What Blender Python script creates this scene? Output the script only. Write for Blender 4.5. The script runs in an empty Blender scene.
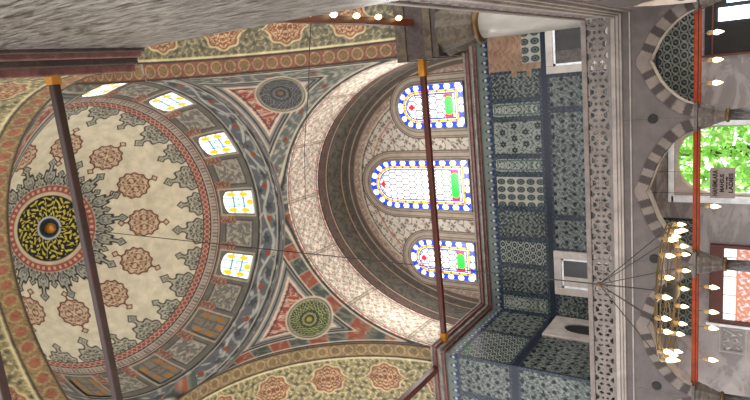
import bpy, math, random
import numpy as np
from mathutils import Vector, Matrix

# ------------------------------------------------------------------ camera, world, sun, exposure
SC = bpy.context.scene
COL = SC.collection
CAMB = [[-0.09733076, -0.97521362, -0.19870864],
        [0.55002972, -0.21910319, 0.80589149],
        [-0.82945406, -0.03085762, 0.55772195]]
F_PX = 596.55
cd = bpy.data.cameras.new('camera')
cam = bpy.data.objects.new('camera', cd)
COL.objects.link(cam)
cd.sensor_fit = 'HORIZONTAL'
cd.sensor_width = 36.0
cd.lens = F_PX * 36.0 / 750.0
cd.clip_start = 0.05
cd.clip_end = 500
B = Matrix(CAMB)
ax, ay, az = B.col[0].normalized(), -B.col[1].normalized(), -B.col[2].normalized()
cam.matrix_world = Matrix(((ax[0], ay[0], az[0], 0), (ax[1], ay[1], az[1], 0), (ax[2], ay[2], az[2], 0), (0, 0, 0, 1)))
SC.camera = cam

WORLD_STRENGTH = 1.5
SUN_ENERGY = 8.0
EXPOSURE = 1.1
w = bpy.data.worlds.new('sky')
SC.world = w
w.use_nodes = True
bg = w.node_tree.nodes['Background']
bg.inputs[0].default_value = (0.96, 0.98, 1.0, 1)
bg.inputs[1].default_value = WORLD_STRENGTH
sd = bpy.data.lights.new('sun', 'SUN')
sd.energy = SUN_ENERGY
sd.angle = 0.02
sd.color = (1.0, 0.95, 0.86)
so = bpy.data.objects.new('sun', sd)
so.rotation_euler = (math.radians(-38), math.radians(8), 0)
COL.objects.link(so)
SC.view_settings.view_transform = 'Standard'
SC.view_settings.look = 'None'
SC.view_settings.exposure = EXPOSURE
SC.view_settings.gamma = 1
SC.view_settings.use_curve_mapping = False

# unseen fill lamps added inside the dome windows and before the stained glass
DOME_SPOT, WIN_SPOT = 34.0, 74.0


def fill_spot(name, loc, aim, energy, size=.5):
    l = bpy.data.lights.new(name, 'SPOT')
    l.energy = energy; l.spot_size = math.radians(165); l.spot_blend = 1.0; l.shadow_soft_size = size
    l.color = (1.0, .97, .92)
    o = bpy.data.objects.new(name, l)
    o.location = loc
    o.rotation_euler = (Vector(aim) - Vector(loc)).to_track_quat('-Z', 'Y').to_euler()
    COL.objects.link(o)


for _k in range(12):
    _a = math.radians(-1 + 30 * _k)
    fill_spot('dome_fill_spot', (-4.25 + 4.0 * math.cos(_a), 11.0 + 4.0 * math.sin(_a), 17.0), (-4.25, 11.0, 19.0), DOME_SPOT)  # unseen spot by each dome window, added to brighten the dome
for _x in (-1.23, -4.24, -7.24):
    _l = bpy.data.lights.new('window_fill_lamp', 'POINT')
    _l.energy = WIN_SPOT; _l.shadow_soft_size = .5; _l.color = (1.0, .97, .92)
    _o = bpy.data.objects.new('window_fill_lamp', _l)
    _o.location = (_x, 17.5, 10.8)  # added lamp in mid-air, brightens the arch soffit and tympanum
    COL.objects.link(_o)

# ------------------------------------------------------------------ helpers
rnd = random.Random(7)
PI = math.pi


def lin(h):
    c = [int(h[i:i + 2], 16) / 255 for i in (0, 2, 4)]
    return np.array([x / 12.92 if x < .04045 else ((x + .055) / 1.055) ** 2.4 for x in c])


def tag(o, label=None, cat=None, group=None, kind=None):
    if label: o['label'] = label
    if cat: o['category'] = cat
    if group: o['group'] = group
    if kind: o['kind'] = kind
    return o


def empty(name, loc=(0, 0, 0), rz=0):
    o = bpy.data.objects.new(name, None)
    COL.objects.link(o)
    o.location = loc
    o.rotation_euler = (0, 0, rz)
    o.empty_display_size = .2
    return o


def link(name, me, mats, parent=None, world=True):
    o = bpy.data.objects.new(name, me)
    COL.objects.link(o)
    for m in (mats if isinstance(mats, (list, tuple)) else [mats]):
        me.materials.append(m)
    if parent is not None:
        o.parent = parent
        if world:   # coordinates were given in world space: cancel the parent's transform
            bpy.context.view_layer.update()
            o.matrix_parent_inverse = parent.matrix_world.inverted()
    return o


def mesh_grid(name, P, colr, mat, parent=None, mask=None, smooth=True, closed_u=False):
    nu, nv = P.shape[:2]
    me = bpy.data.meshes.new(name)
    i, j = np.meshgrid(np.arange(nu - 1), np.arange(nv - 1), indexing='ij')
    a = i * nv + j
    q = np.stack([a, a + nv, a + nv + 1, a + 1], -1).reshape(-1, 4)
    if mask is not None:
        q = q[mask.reshape(-1)]
    me.vertices.add(nu * nv)
    me.vertices.foreach_set('co', P.reshape(-1).astype(np.float32))
    n = len(q)
    me.loops.add(n * 4)
    me.loops.foreach_set('vertex_index', q.reshape(-1).astype(np.int32))
    me.polygons.add(n)
    me.polygons.foreach_set('loop_start', (np.arange(n) * 4).astype(np.int32))
    if smooth:
        me.polygons.foreach_set('use_smooth', np.ones(n, bool))
    me.update(calc_edges=True)
    if colr is not None:
        at = me.color_attributes.new('Paint', 'FLOAT_COLOR', 'POINT')
        c = np.ones((nu * nv, 4), np.float32)
        c[:, :3] = np.clip(colr.reshape(-1, 3), 0, 1)
        at.data.foreach_set('color', c.reshape(-1))
    me.validate()
    return link(name, me, mat, parent)


class MB:
    def __init__(s):
        s.v = []; s.f = []; s.mi = []
        s.m = 0

    def box(s, x0, x1, y0, y1, z0, z1, M=None):
        b = len(s.v)
        for z in (z0, z1):
            for (x, y) in ((x0, y0), (x1, y0), (x1, y1), (x0, y1)):
                p = Vector((x, y, z))
                s.v.append(M @ p if M else p)
        for q in ((3, 2, 1, 0), (4, 5, 6, 7), (0, 1, 5, 4), (1, 2, 6, 5), (2, 3, 7, 6), (3, 0, 4, 7)):
            s.f.append([b + k for k in q]); s.mi.append(s.m)
        return s

    def lathe(s, prof, c=(0, 0, 0), n=32, M=None, flute=0, cap=True):
        b = len(s.v)
        for (r, z) in prof:
            for k in range(n):
                a = 2 * PI * k / n
                rr = r * (1 - (flute if k % 2 else 0))
                p = Vector((c[0] + rr * math.cos(a), c[1] + rr * math.sin(a), c[2] + z))
                s.v.append(M @ p if M else p)
        for i in range(len(prof) - 1):
            for k in range(n):
                k2 = (k + 1) % n
                s.f.append([b + i * n + k, b + i * n + k2, b + (i + 1) * n + k2, b + (i + 1) * n + k]); s.mi.append(s.m)
        if cap:
            s.f.append([b + k for k in range(n)][::-1]); s.mi.append(s.m)
            e = b + (len(prof) - 1) * n
            s.f.append([e + k for k in range(n)]); s.mi.append(s.m)
        return s

    def tube(s, pts, r, n=8):
        pts = [Vector(p) for p in pts]
        b = len(s.v)
        for i, p in enumerate(pts):
            t = (pts[min(i + 1, len(pts) - 1)] - pts[max(i - 1, 0)]).normalized()
            up = Vector((0, 0, 1)) if abs(t.z) < .9 else Vector((1, 0, 0))
            e1 = t.cross(up).normalized(); e2 = t.cross(e1)
            for k in range(n):
                a = 2 * PI * k / n
                s.v.append(p + (e1 * math.cos(a) + e2 * math.sin(a)) * r)
        for i in range(len(pts) - 1):
            for k in range(n):
                k2 = (k + 1) % n
                s.f.append([b + i * n + k, b + i * n + k2, b + (i + 1) * n + k2, b + (i + 1) * n + k]); s.mi.append(s.m)
        s.f.append([b + k for k in range(n)]); s.mi.append(s.m)
        e = b + (len(pts) - 1) * n
        s.f.append([e + k for k in range(n)][::-1]); s.mi.append(s.m)
        return s

    def ring(s, c, R, r, n=64, m=8):
        b = len(s.v)
        for i in range(n):
            a = 2 * PI * i / n
            for k in range(m):
                q = 2 * PI * k / m
                rr = R + r * math.cos(q)
                s.v.append(Vector((c[0] + rr * math.cos(a), c[1] + rr * math.sin(a), c[2] + r * math.sin(q))))
        for i in range(n):
            for k in range(m):
                i2 = (i + 1) % n; k2 = (k + 1) % m
                s.f.append([b + i * m + k, b + i2 * m + k, b + i2 * m + k2, b + i * m + k2]); s.mi.append(s.m)
        return s

    def build(s, name, mats, parent=None, smooth=False, bevel=0, world=True):
        me = bpy.data.meshes.new(name)
        me.from_pydata([tuple(p) for p in s.v], [], s.f)
        me.polygons.foreach_set('material_index', s.mi)
        if smooth:
            me.polygons.foreach_set('use_smooth', [True] * len(s.f))
        me.update()
        o = link(name, me, mats, parent, world)
        if bevel:
            bm = o.modifiers.new('bevel', 'BEVEL'); bm.width = bevel; bm.segments = 2; bm.limit_method = 'ANGLE'
        return o


# ------------------------------------------------------------------ materials
def nodes(m):
    m.use_nodes = True
    nt = m.node_tree
    return nt, nt.nodes['Principled BSDF']


def painted(name, rough=.8, spec=.3, bump=.15, dirt=.18, scale=3.0):
    m = bpy.data.materials.new(name)
    nt, p = nodes(m)
    N, L = nt.nodes.new, nt.links.new
    at = N('ShaderNodeVertexColor'); at.layer_name = 'Paint'
    tc = N('ShaderNodeTexCoord')
    nz = N('ShaderNodeTexNoise'); nz.inputs['Scale'].default_value = scale; nz.inputs['Detail'].default_value = 6
    L(tc.outputs['Object'], nz.inputs['Vector'])
    mr = N('ShaderNodeMapRange'); mr.inputs[1].default_value = .3; mr.inputs[2].default_value = .7
    mr.inputs[3].default_value = 1 - dirt; mr.inputs[4].default_value = 1 + dirt * .6
    L(nz.outputs['Fac'], mr.inputs[0])
    mx = N('ShaderNodeVectorMath'); mx.operation = 'SCALE'
    L(at.outputs['Color'], mx.inputs[0]); L(mr.outputs[0], mx.inputs['Scale'])
    L(mx.outputs[0], p.inputs['Base Color'])
    p.inputs['Roughness'].default_value = rough
    p.inputs['Specular IOR Level'].default_value = spec
    if bump:
        b = N('ShaderNodeBump'); b.inputs['Strength'].default_value = bump; b.inputs['Distance'].default_value = .02
        n2 = N('ShaderNodeTexNoise'); n2.inputs['Scale'].default_value = 14
        L(tc.outputs['Object'], n2.inputs['Vector']); L(n2.outputs['Fac'], b.inputs['Height']); L(b.outputs[0], p.inputs['Normal'])
    return m


def glowing(name, strength):
    m = bpy.data.materials.new(name)
    nt, p = nodes(m)
    at = nt.nodes.new('ShaderNodeVertexColor'); at.layer_name = 'Paint'
    nt.links.new(at.outputs['Color'], p.inputs['Emission Color'])
    nt.links.new(at.outputs['Color'], p.inputs['Base Color'])
    p.inputs['Emission Strength'].default_value = strength
    p.inputs['Roughness'].default_value = .3
    return m


def marble(name, c1, c2, scale=1.5, stretch=(1, 1, 1), rough=.35, spec=.4, vein=None, bump=.0, dist=1.0, band=(.32, .68)):
    m = bpy.data.materials.new(name)
    nt, p = nodes(m)
    N, L = nt.nodes.new, nt.links.new
    tc = N('ShaderNodeTexCoord'); mp = N('ShaderNodeMapping')
    mp.inputs['Scale'].default_value = stretch
    L(tc.outputs['Object'], mp.inputs['Vector'])
    nz = N('ShaderNodeTexNoise'); nz.inputs['Scale'].default_value = scale; nz.inputs['Detail'].default_value = 8
    nz.inputs['Roughness'].default_value = .65; nz.inputs['Distortion'].default_value = dist
    L(mp.outputs[0], nz.inputs['Vector'])
    cr = N('ShaderNodeValToRGB')
    cr.color_ramp.elements[0].position = band[0]; cr.color_ramp.elements[1].position = band[1]
    cr.color_ramp.elements[0].color = (*lin(c1), 1); cr.color_ramp.elements[1].color = (*lin(c2), 1)
    if vein:
        e = cr.color_ramp.elements.new(.47); e.color = (*lin(vein), 1)
        e = cr.color_ramp.elements.new(.51); e.color = (*((lin(c1) + lin(c2)) / 2), 1)
    L(nz.outputs['Fac'], cr.inputs[0]); L(cr.outputs[0], p.inputs['Base Color'])
    p.inputs['Roughness'].default_value = rough
    p.inputs['Specular IOR Level'].default_value = spec
    if bump:
        b = N('ShaderNodeBump'); b.inputs['Strength'].default_value = bump; b.inputs['Distance'].default_value = .03
        L(nz.outputs['Fac'], b.inputs['Height']); L(b.outputs[0], p.inputs['Normal'])
    return m


def plain(name, c, rough=.5, metal=0, emit=0, noise=.12):
    m = bpy.data.materials.new(name)
    nt, p = nodes(m)
    N, L = nt.nodes.new, nt.links.new
    nz = N('ShaderNodeTexNoise'); nz.inputs['Scale'].default_value = 5; nz.inputs['Detail'].default_value = 5
    tc = N('ShaderNodeTexCoord'); L(tc.outputs['Object'], nz.inputs['Vector'])
    cr = N('ShaderNodeValToRGB')
    cr.color_ramp.elements[0].position = .3; cr.color_ramp.elements[1].position = .7
    cr.color_ramp.elements[0].color = (*(lin(c) * (1 - noise * 2)), 1)
    cr.color_ramp.elements[1].color = (*np.clip(lin(c) * (1 + noise), 0, 1), 1)
    L(nz.outputs['Fac'], cr.inputs[0]); L(cr.outputs[0], p.inputs['Base Color'])
    p.inputs['Roughness'].default_value = rough; p.inputs['Metallic'].default_value = metal
    if emit:
        L(cr.outputs[0], p.inputs['Emission Color']); p.inputs['Emission Strength'].default_value = emit
    return m


M_PAINT = painted('painted plaster')
M_SOFFIT = painted('painted arch plaster', dirt=.25)
M_TILE = painted('glazed tile', rough=.22, spec=.22, bump=.05, dirt=.2, scale=1.2)
M_STONE = painted('striped stone', rough=.6, dirt=.22)
M_GLASS = glowing('lit stained glass', .52)
M_DOMEGLASS = glowing('lit dome glass', .62)
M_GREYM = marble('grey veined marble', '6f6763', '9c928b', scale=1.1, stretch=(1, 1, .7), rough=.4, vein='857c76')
M_WALLM = marble('pale marble wall', '4c4543', '685f5b', scale=.8, stretch=(1, 1, 2.2), rough=.32, vein='5a524f')
M_LOWM = marble('lower marble wall', '776e6d', 'a39a97', scale=.7, stretch=(1, 1, 2.0), rough=.3, vein='7d7473')
M_PIER = marble('polished grey pier marble', '1c1917', '86817b', scale=5, stretch=(3, 3, .45), rough=.3, spec=.3, bump=.4, dist=1.2, band=(.4, .6))
M_WHITEM = marble('white marble', '968c86', 'b8aea6', scale=1.2, rough=.4)
M_COLM = marble('pale column marble', '7f7972', '9b958c', scale=.9, stretch=(2, 2, .4), rough=.35)
M_CAPM = marble('weathered capital marble', '352d29', '5f5650', scale=5, rough=.5)
M_DARKCOL = marble('dark granite', '2d2a2a', '4c4644', scale=6, rough=.25)
M_BAL = marble('weathered balustrade marble', '5a514d', '7a706a', scale=3, rough=.6)
M_CORN = marble('red brown painted moulding', '4a2c2a', '76504a', scale=4, rough=.6)
M_CORNG = marble('grey painted moulding', '4f4d4c', '8a8078', scale=5, rough=.6)
M_CAPD = marble('dark gilded capital', '221d19', '564836', scale=6, rough=.5)
M_IMP = marble('dark painted impost', '231c1b', '43352f', scale=5, rough=.55)
M_WOOD = marble('red brown painted wood beam', '32120b', '532114', scale=4, stretch=(.3, .3, 3), rough=.4)
M_DWOOD = marble('dark stained wood beam', '1c0e0a', '371c13', scale=4, stretch=(.3, .3, 3), rough=.6)
M_REDBEAM = marble('red painted tie rod', '6e2208', '93380f', scale=4, rough=.6, spec=.2)
M_GILD = plain('gilded metal', 'b87c28', .45, .5)
M_IRON = plain('dark iron', '26211f', .5, .5)
M_BRASS = plain('old brass', '5a4526', .4, .6)
M_BULB = plain('warm lit bulb', 'ffe2a8', .4, 0, 2.0, noise=.0)
M_CUP = plain('clear glass cup', '8a6a38', .3, 0, .0, noise=.0)
M_DARK = plain('dark opening', '201d1c', .9)
M_WHITE = plain('white paint', 'e6eaee', .5)
M_BROWN = plain('brown wood', '5a241a', .5)
M_SIGN = plain('sign board grey', '8a7c77', .6)
M_INK = plain('sign lettering dark red', '14060a', .7)
M_BARK = plain('bark', '5a4a38', .9)

# ------------------------------------------------------------------ painting helpers


def sm(d, w=.03):
    return np.clip(.5 - d / w, 0, 1)


def mix(c, m, col):
    if isinstance(col, str): col = lin(col)
    m = np.asarray(m)[..., None]
    return c * (1 - m) + col * m


def hsh(i, j, s=0):
    v = np.sin(i * 127.1 + j * 311.7 + s * 74.7) * 43758.5453
    return v - np.floor(v)


def arab(x, y, w=.1):
    """one scroll per unit cell, mirrored cell by cell: stems and leaves"""
    x, y = x + .16 * np.sin(y * 2.7), y + .16 * np.sin(x * 2.3 + 1)
    i = np.floor(x); j = np.floor(y)
    fx = x - i - .5; fy = y - j - .5
    par = np.where((i + j) % 2 > 0, -1, 1)
    fx = fx * par
    r = np.hypot(fx, fy); a = np.arctan2(fy, fx)
    t = np.mod(a / (2 * PI) + 1.9 * r, 1)
    stem = np.clip((.13 - np.abs(t - .5)) / w, 0, 1) * (r < .5) * (r > .12)
    fl = sm(r - (.13 + .035 * np.cos(5 * a)), w * .6)
    cx = .5 - np.abs(fx); cy = .5 - np.abs(fy)
    rc = np.hypot(cx, cy); ac = np.arctan2(cy, cx)
    lf = sm(rc - (.16 + .05 * np.cos(4 * ac)), w * .6)
    lx = np.abs(fx) - .27; ly = np.abs(fy) - .27
    lf2 = sm((lx + ly) ** 2 / .03 + (lx - ly) ** 2 / .006 - 1, .8)
    return stem, np.maximum(fl, lf), lf2


def curl(x, y, w=.1, sd=0.):
    """dense curling scrollwork, about one curl per unit"""
    X_, Y_ = x * 3.3, y * 3.3
    p = X_ + 1.5 * np.sin(Y_ * .83 + sd) + .7 * np.sin(Y_ * 2.1 + X_ * .4)
    q = Y_ + 1.5 * np.sin(X_ * .91 + 1.3 + sd) + .7 * np.sin(X_ * 2.3 - Y_ * .3)
    a_ = np.sin(p) + np.sin(q)
    b_ = np.sin(p * 1.02 + 1.1) * np.sin(q * .97 + .6)
    k = w / .1
    ln = np.clip((.34 - np.abs(a_)) / (.22 * k), 0, 1)
    bl = np.clip((b_ - .55) / (.2 * k), 0, 1)
    b2 = np.clip((-b_ - .62) / (.2 * k), 0, 1)
    return np.maximum(np.maximum(ln, bl), b2)


def arab_all(x, y, w=.1):
    return curl(x * 1.15, y * 1.15, w)


def base(shape, col):
    return np.ones(shape + (3,)) * (lin(col) if isinstance(col, str) else col)


def lines(c, d, specs):
    for (p, wd, col) in specs:
        c = mix(c, sm(np.abs(d - p) - wd / 2, .03), col)
    return c


def chain(t, s, per, hw):
    """a chain of lozenges and rings along t, centred on s = 0"""
    q = np.mod(t / per, 1) - .5
    return np.maximum(sm(np.abs(np.hypot(q * per, s) - hw * .75) - .02, .03),
                      sm(np.abs(np.abs(q * per) + np.abs(s) - hw * 1.3) - .015, .03))


# ================================================================== dome and bay dimensions (eye of the camera is the origin)
XC, YC, H, ZS, S = -4.25, 11.0, 5.0, 9.1, 1.225
HX, HN, HF = 4.8, 4.65, 5.25      # half widths of the bay: sideways, towards the camera, away
APEX_SHIFT = .5
ZR = ZS + S * H
ZD, RD, HD = 15.28, 5.0, 7.15
XL, XR, YN, YF = XC - HX, XC + HX, YC - HN, YC + HF
FLOOR = -1.6
YW = 20.0

# meridional arc length of the dome
_ph = np.radians(np.linspace(0, 90, 901))
_ds = np.hypot(RD * np.sin(_ph), HD * np.cos(_ph))
_arc = np.concatenate([[0], np.cumsum((_ds[1:] + _ds[:-1]) / 2 * (_ph[1] - _ph[0]))])


def arcl(phi_deg):
    return np.interp(phi_deg, np.degrees(_ph), _arc)


def dome_pos(a, ph, off=0.0):
    r = (RD - off) * np.cos(ph)
    return np.stack([XC + r * np.cos(a), YC + r * np.sin(a), ZD + (HD - off) * np.sin(ph)], -1)


def lobed(s, t, hw, ht, n=12, amp=.06):
    rr = np.hypot(s / hw, t / ht); th = np.arctan2(s / hw, t / ht)
    return (rr - 1 - amp * np.cos(n * th)) * min(hw, ht)


def pendant(c, s, t, hw, ht, ln, dark, mid, light, tip=.12):
    """lobed half medallion growing from t = 0 and a diamond finial"""
    d = lobed(s, np.maximum(t, 0), hw, ht, 10, .09)
    d = np.where(t < 0, np.abs(s) - hw, d)
    dd = np.abs(s) + np.abs(t - ln) * .8 - tip
    nk = np.maximum(np.abs(s) - .035, np.abs(t - (ht + ln) / 2) - (ln - ht) / 2)
    d = np.minimum(np.minimum(d, dd), nk)
    c = mix(c, sm(d - .055, .03), dark)
    c = mix(c, sm(d + .0, .03), light)
    c = mix(c, sm(d + .05, .03) * arab_all(np.abs(s) * 4.4 + .3, t * 4.4 + .3, .09) * .9, mid)
    return c


def paint_dome(a, ph):
    A = np.degrees(a); PH = np.degrees(ph)
    t = arcl(PH)
    r = RD * np.cos(ph)
    c = base(a.shape, 'c8c0aa')
    c = mix(c, .2 * np.clip(np.sin(A * .11 + 3 * np.sin(PH * .2)) * np.sin(PH * .33 + A * .05), 0, 1), 'a89d84')
    # red medallions
    k = np.floor((A - 9 + 15) / 30); da = (A - 9) - 30 * k
    s = np.radians(da) * r; tt = t - arcl(52.8)
    d1 = lobed(s, tt, .54, .61, 12, .05)
    dia = np.minimum(np.abs(s) + np.abs(tt - .86) - .15, np.abs(s) + np.abs(tt + .86) - .15)
    nk = np.maximum(np.abs(s) - .03, np.abs(tt) - .84)
    d = np.minimum(np.minimum(d1, dia), nk)
    c = mix(c, sm(d, .03), '5c181b')
    c = mix(c, sm(d + .06, .03), 'b8a88c')
    rr = np.hypot(s, tt)
    m = arab_all(np.abs(s) * 4.2 + .2, np.abs(tt) * 4.2 + .1, .12)
    c = mix(c, sm(d1 + .07, .03) * m * .9, '6e2225')
    # blue grey border pendants
    k = np.floor((A + 1 + 7.5) / 15); da = (A + 1) - 15 * k
    s = np.radians(da) * r; tt = t - arcl(31)
    big = np.mod(k, 2) > 0
    cb = pendant(c, s, tt, .46, .72, 1.05, '22272b', '30363a', 'a39f8e', .15)
    cs = pendant(c, s, tt, .42, .56, .84, '22272b', '30363a', 'a39f8e', .11)
    zone = (PH > 29)[..., None]
    c = np.where(zone, np.where(big[..., None], cb, cs), c)
    # central composition
    rho = r * .84
    k = np.floor((A - 4) / 22.5 + .5); da = (A - 4) - 22.5 * k
    s = np.radians(da) * r
    tt = 0 - (t - arcl(71.4))      # outward from the ring
    ce1 = pendant(c, s, tt, .25, .66, 1.0, '262b30', '3c434a', '9a998a', .13)
    da2 = np.mod(A - 4, 22.5) - 11.25; s2 = np.radians(da2) * r
    ce1 = pendant(ce1, s2, tt, .21, .36, .5, '262b30', '3c434a', '9a998a', .09)
    c = np.where(((rho < 2.75) & (PH > 50))[..., None], ce1, c)
    c = mix(c, sm(rho - 1.36, .03), 'b4a58a')
    c = mix(c, sm(np.abs(rho - 1.24) - .1, .03), '8a4a42')
    c = mix(c, sm(np.abs(rho - 1.24) - .045, .03) * (np.mod(A, 8) > 4), 'b99d86')
    c = mix(c, sm(rho - 1.09, .03), 'b8ab90')
    c = mix(c, sm(rho - 1.03, .03), '15191c')
    let = np.sin(A * .35 + 5 * np.sin(rho * 13 + A * .05)) * .5 + np.sin(rho * 34 + 2.6 * np.sin(A * .21)) * .6
    c = mix(c, sm(np.abs(rho - .68) - .3, .03) * np.clip((let - .12) * 3, 0, 1), 'b9a93e')
    c = mix(c, sm(np.abs(np.sin(np.radians(A) * 9)) * rho * .4 - .02, .03) * (rho < .95) * (rho > .4), 'c8bc6a')
    c = mix(c, sm(rho - .37, .03), 'a8adb0')
    c = mix(c, sm(rho - .31, .03), '1d2730')
    # border bands
    c = mix(c, sm(-(30.9 - PH), .25), 'ffffff') if False else c
    inb = PH < 31
    cb = base(a.shape, '9c8b76')
    q = np.mod(A * .55 + PH * .6, 2)
    red = (PH > 28.2) & (PH < 30.6)
    cb = np.where(red[..., None], lin('8a4a44'), cb)
    u = np.mod(A / 2.6, 1) - .5; v = (PH - 29.4) / 1.2
    cb = mix(cb, red * sm(np.abs(np.abs(v) - np.abs(np.sin(u * PI)) * .8) - .14, .2), 'bfa894')
    cb = lines(cb, PH, [(28.1, .35, '2f2b2a'), (30.9, .35, '2f2b2a')])
    pale = (PH > 24.6) & (PH < 28)
    cb = np.where(pale[..., None], lin('a0968a'), cb)
    cb = mix(cb, pale * (np.abs(np.mod(A / 1.7, 1) - .5) < .16) * (np.abs(PH - 26.5) < .9), '6c6560')
    cb = lines(cb, PH, [(24.6, .4, '3a3735'), (25.4, .25, '7e4a44')])
    # window zone 10.2 .. 24.4
    z = (PH <= 24.4) & (PH > 10.2)
    k = np.floor((A + 1 + 15) / 30); da = (A + 1) - 30 * k
    s = np.abs(np.radians(da) * RD)
    cz = base(a.shape, '66625b')
    ss = np.abs(np.radians(np.mod(A + 1, 30) - 15) * RD)
    tz = t - arcl(17.3)
    pan = np.maximum(ss - .56, np.abs(tz) - .62)
    cz = mix(cz, sm(pan, .03), '6f6c66')
    cz = mix(cz, sm(pan + .04, .03) * arab_all(np.radians(A) * RD * 2.2 + .3, tz * 2.2 + .5, .14), 'a49d8f')
    cz = mix(cz, sm(np.abs(pan) - .015, .03), '2f3133')
    cz = mix(cz, sm(np.abs(pan + .09) - .02, .03), 'a09788')
    side = (s < .9) & (s > .5) & (PH > 18.5)
    cz = mix(cz, side * 1.0, '7b4f44')
    cz = mix(cz, side * arab_all(s * 5, t * 5, .2), '9f8f7d')
    cz = mix(cz, sm(np.abs(np.maximum(s - .56, np.abs(tz) - .78)) - .03, .03), 'a89d8d')
    c2 = np.where(z[..., None], cz, cb)
    # lower scroll band 1.5 .. 10
    lo = PH <= 10.2
    cl = base(a.shape, '5f6265')
    x = np.radians(A) * RD
    tl = (t - arcl(5.6))
    wv = .22 * np.sin(x * 2.51)
    cl = mix(cl, sm(np.abs(tl - wv) - .06, .04), 'aba89c')
    st, fl, lf = arab(x * .8, tl * .9 + .5, .12)
    cl = mix(cl, np.maximum(st * .8, lf), '9fa09a')
    cl = mix(cl, fl * .9, '3e4245')
    kk = np.mod(A + 1, 15) - 7.5
    d = np.hypot(np.radians(kk) * RD, tl) - .12
    cl = mix(cl, sm(d, .04), '8d4a3c')
    cl = lines(cl, PH, [(9.9, .5, '2f3234'), (9.1, .4, 'a39a8b'), (2.6, .5, 'a39a8b'), (1.8, .45, '2b2e30'), (.8, .6, '8b8577')])
    c2 = np.where(lo[..., None], cl, c2)
    return np.where(inb[..., None], c2, c)


ceiling = empty('ceiling', (XC, YC, ZR))
tag(ceiling, 'painted cream dome with red medallions over four pendentives', 'dome', kind='structure')
NA, NP = 900, 420
a = np.linspace(0, 2 * PI, NA + 1)[:, None] * np.ones((1, NP))
php = np.concatenate([np.linspace(-.5, 32, 180), np.linspace(32, 90, NP - 179)[1:]])
ph = np.radians(np.minimum(php, 89.95))[None, :] * np.ones((NA + 1, 1))
mesh_grid('dome', dome_pos(a, ph), paint_dome(a, ph), M_PAINT, ceiling)
# gilt boss at the crown
MB().lathe([(.02, -.16), (.13, -.12), (.19, -.02), (.2, .08), (.12, .2)], (XC, YC, ZD + HD - .12), 24).build('gilded_boss', M_GILD, ceiling, smooth=True)


def paint_pend(x, y, z, sx, sy):
    u = x * sx; v = y * sy
    r = np.hypot(x, y)
    df = (H - v) * 1.4         # from the far / near arch edge
    dr = (H - u) * 1.4         # from the side arch edge
    dc = (r - RD) * 1.4        # from the dome ring
    c = base(x.shape, '84413a')
    t = np.arctan2(v - u, H) * 9
    c = mix(c, arab_all(u * 4.5, v * 4.5 + z * 2.2, .16) * .9, 'b5a088')
    dm = np.minimum(df, dr)
    # grey blue margin stripes
    d = np.minimum(dm - .74, dc - .24)
    c = mix(c, sm(d, .04), '77736c')
    c = lines(c, d, [(.04, .07, 'b3a694'), (.13, .04, '35373a'), (-.09, .05, '33383c'), (-.2, .05, 'a59c8e')])
    # voussoir band beside the arches
    vb = sm(dm - .55, .03)
    arc = np.where(df < dr, np.arctan2((z - ZS) / S, u + 0 * x), np.arctan2((z - ZS) / S, v))
    q = np.floor(arc / .115)
    alt = np.mod(q, 2) > 0
    vc = np.where(alt[..., None], lin('3e4440'), lin('7a4130'))
    vc = mix(vc, arab_all(arc * 9, dm * 3.2, .2) * .45, '8f8570')
    vc = mix(vc, sm(np.abs(np.mod(arc / .115, 1) - .5) * -1 + .47, .04), '8f8172')
    fv = base(x.shape, '565a55')
    fv = mix(fv, arab_all(arc * 9.5, dm * 3.6 + .1, .16), '8e897b')
    fv = mix(fv, sm(np.hypot(np.mod(arc * 4.2, 1) - .5, (dm - .28) * 1.5) - .1, .04), '6b3f36')
    if sx * 1 < 0:
        c = mix(c, vb, vc)
    else:
        c = mix(c, vb, fv)
    c = lines(c, dm, [(.56, .05, '2c2e2f'), (.5, .04, 'a79b88'), (.05, .05, '2c2e2f'), (.1, .05, 'a79b88')])
    # roundel
    n = np.array([sx * 4.14, sy * 4.14, (S * math.sqrt(2 * H * H - 2 * 4.14 ** 2))])
    px, py, pz = x - n[0], y - n[1], (z - ZS) - n[2]
    dist = np.sqrt(px ** 2 + py ** 2 + pz ** 2)
    e1 = np.array([-sy, sx, 0]) / math.sqrt(2)
    su = px * e1[0] + py * e1[1]
    th = np.arctan2(su, pz)
    dark, lite, mid = ('33373f', '6e6a60', '6e5a35') if sx > 0 else ('29332a', '8f9160', '8a7a3c')
    c = mix(c, sm(dist - .84, .04), 'b3a690')
    c = mix(c, sm(dist - .78, .04), '3a3b3a')
    c = mix(c, sm(dist - .73, .04), 'a8a084')
    c = mix(c, sm(dist - .70, .04), dark)
    for (rr, n_) in ((.22, 6), (.42, 10), (.6, 16)):
        c = mix(c, sm(np.abs(dist - rr * (1 + .13 * np.cos(n_ * th))) - .018, .03) * (dist < .69), lite)
        c = mix(c, sm(np.abs(dist - rr * (1 - .13 * np.cos(n_ * th))) - .014, .03) * (dist < .69), lite)
    c = mix(c, sm(np.abs(np.sin(8 * th)) * dist - .02, .03) * (dist < .66) * (dist > .25), mid)
    c = mix(c, sm(dist - .1, .04), mid)
    return c


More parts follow.
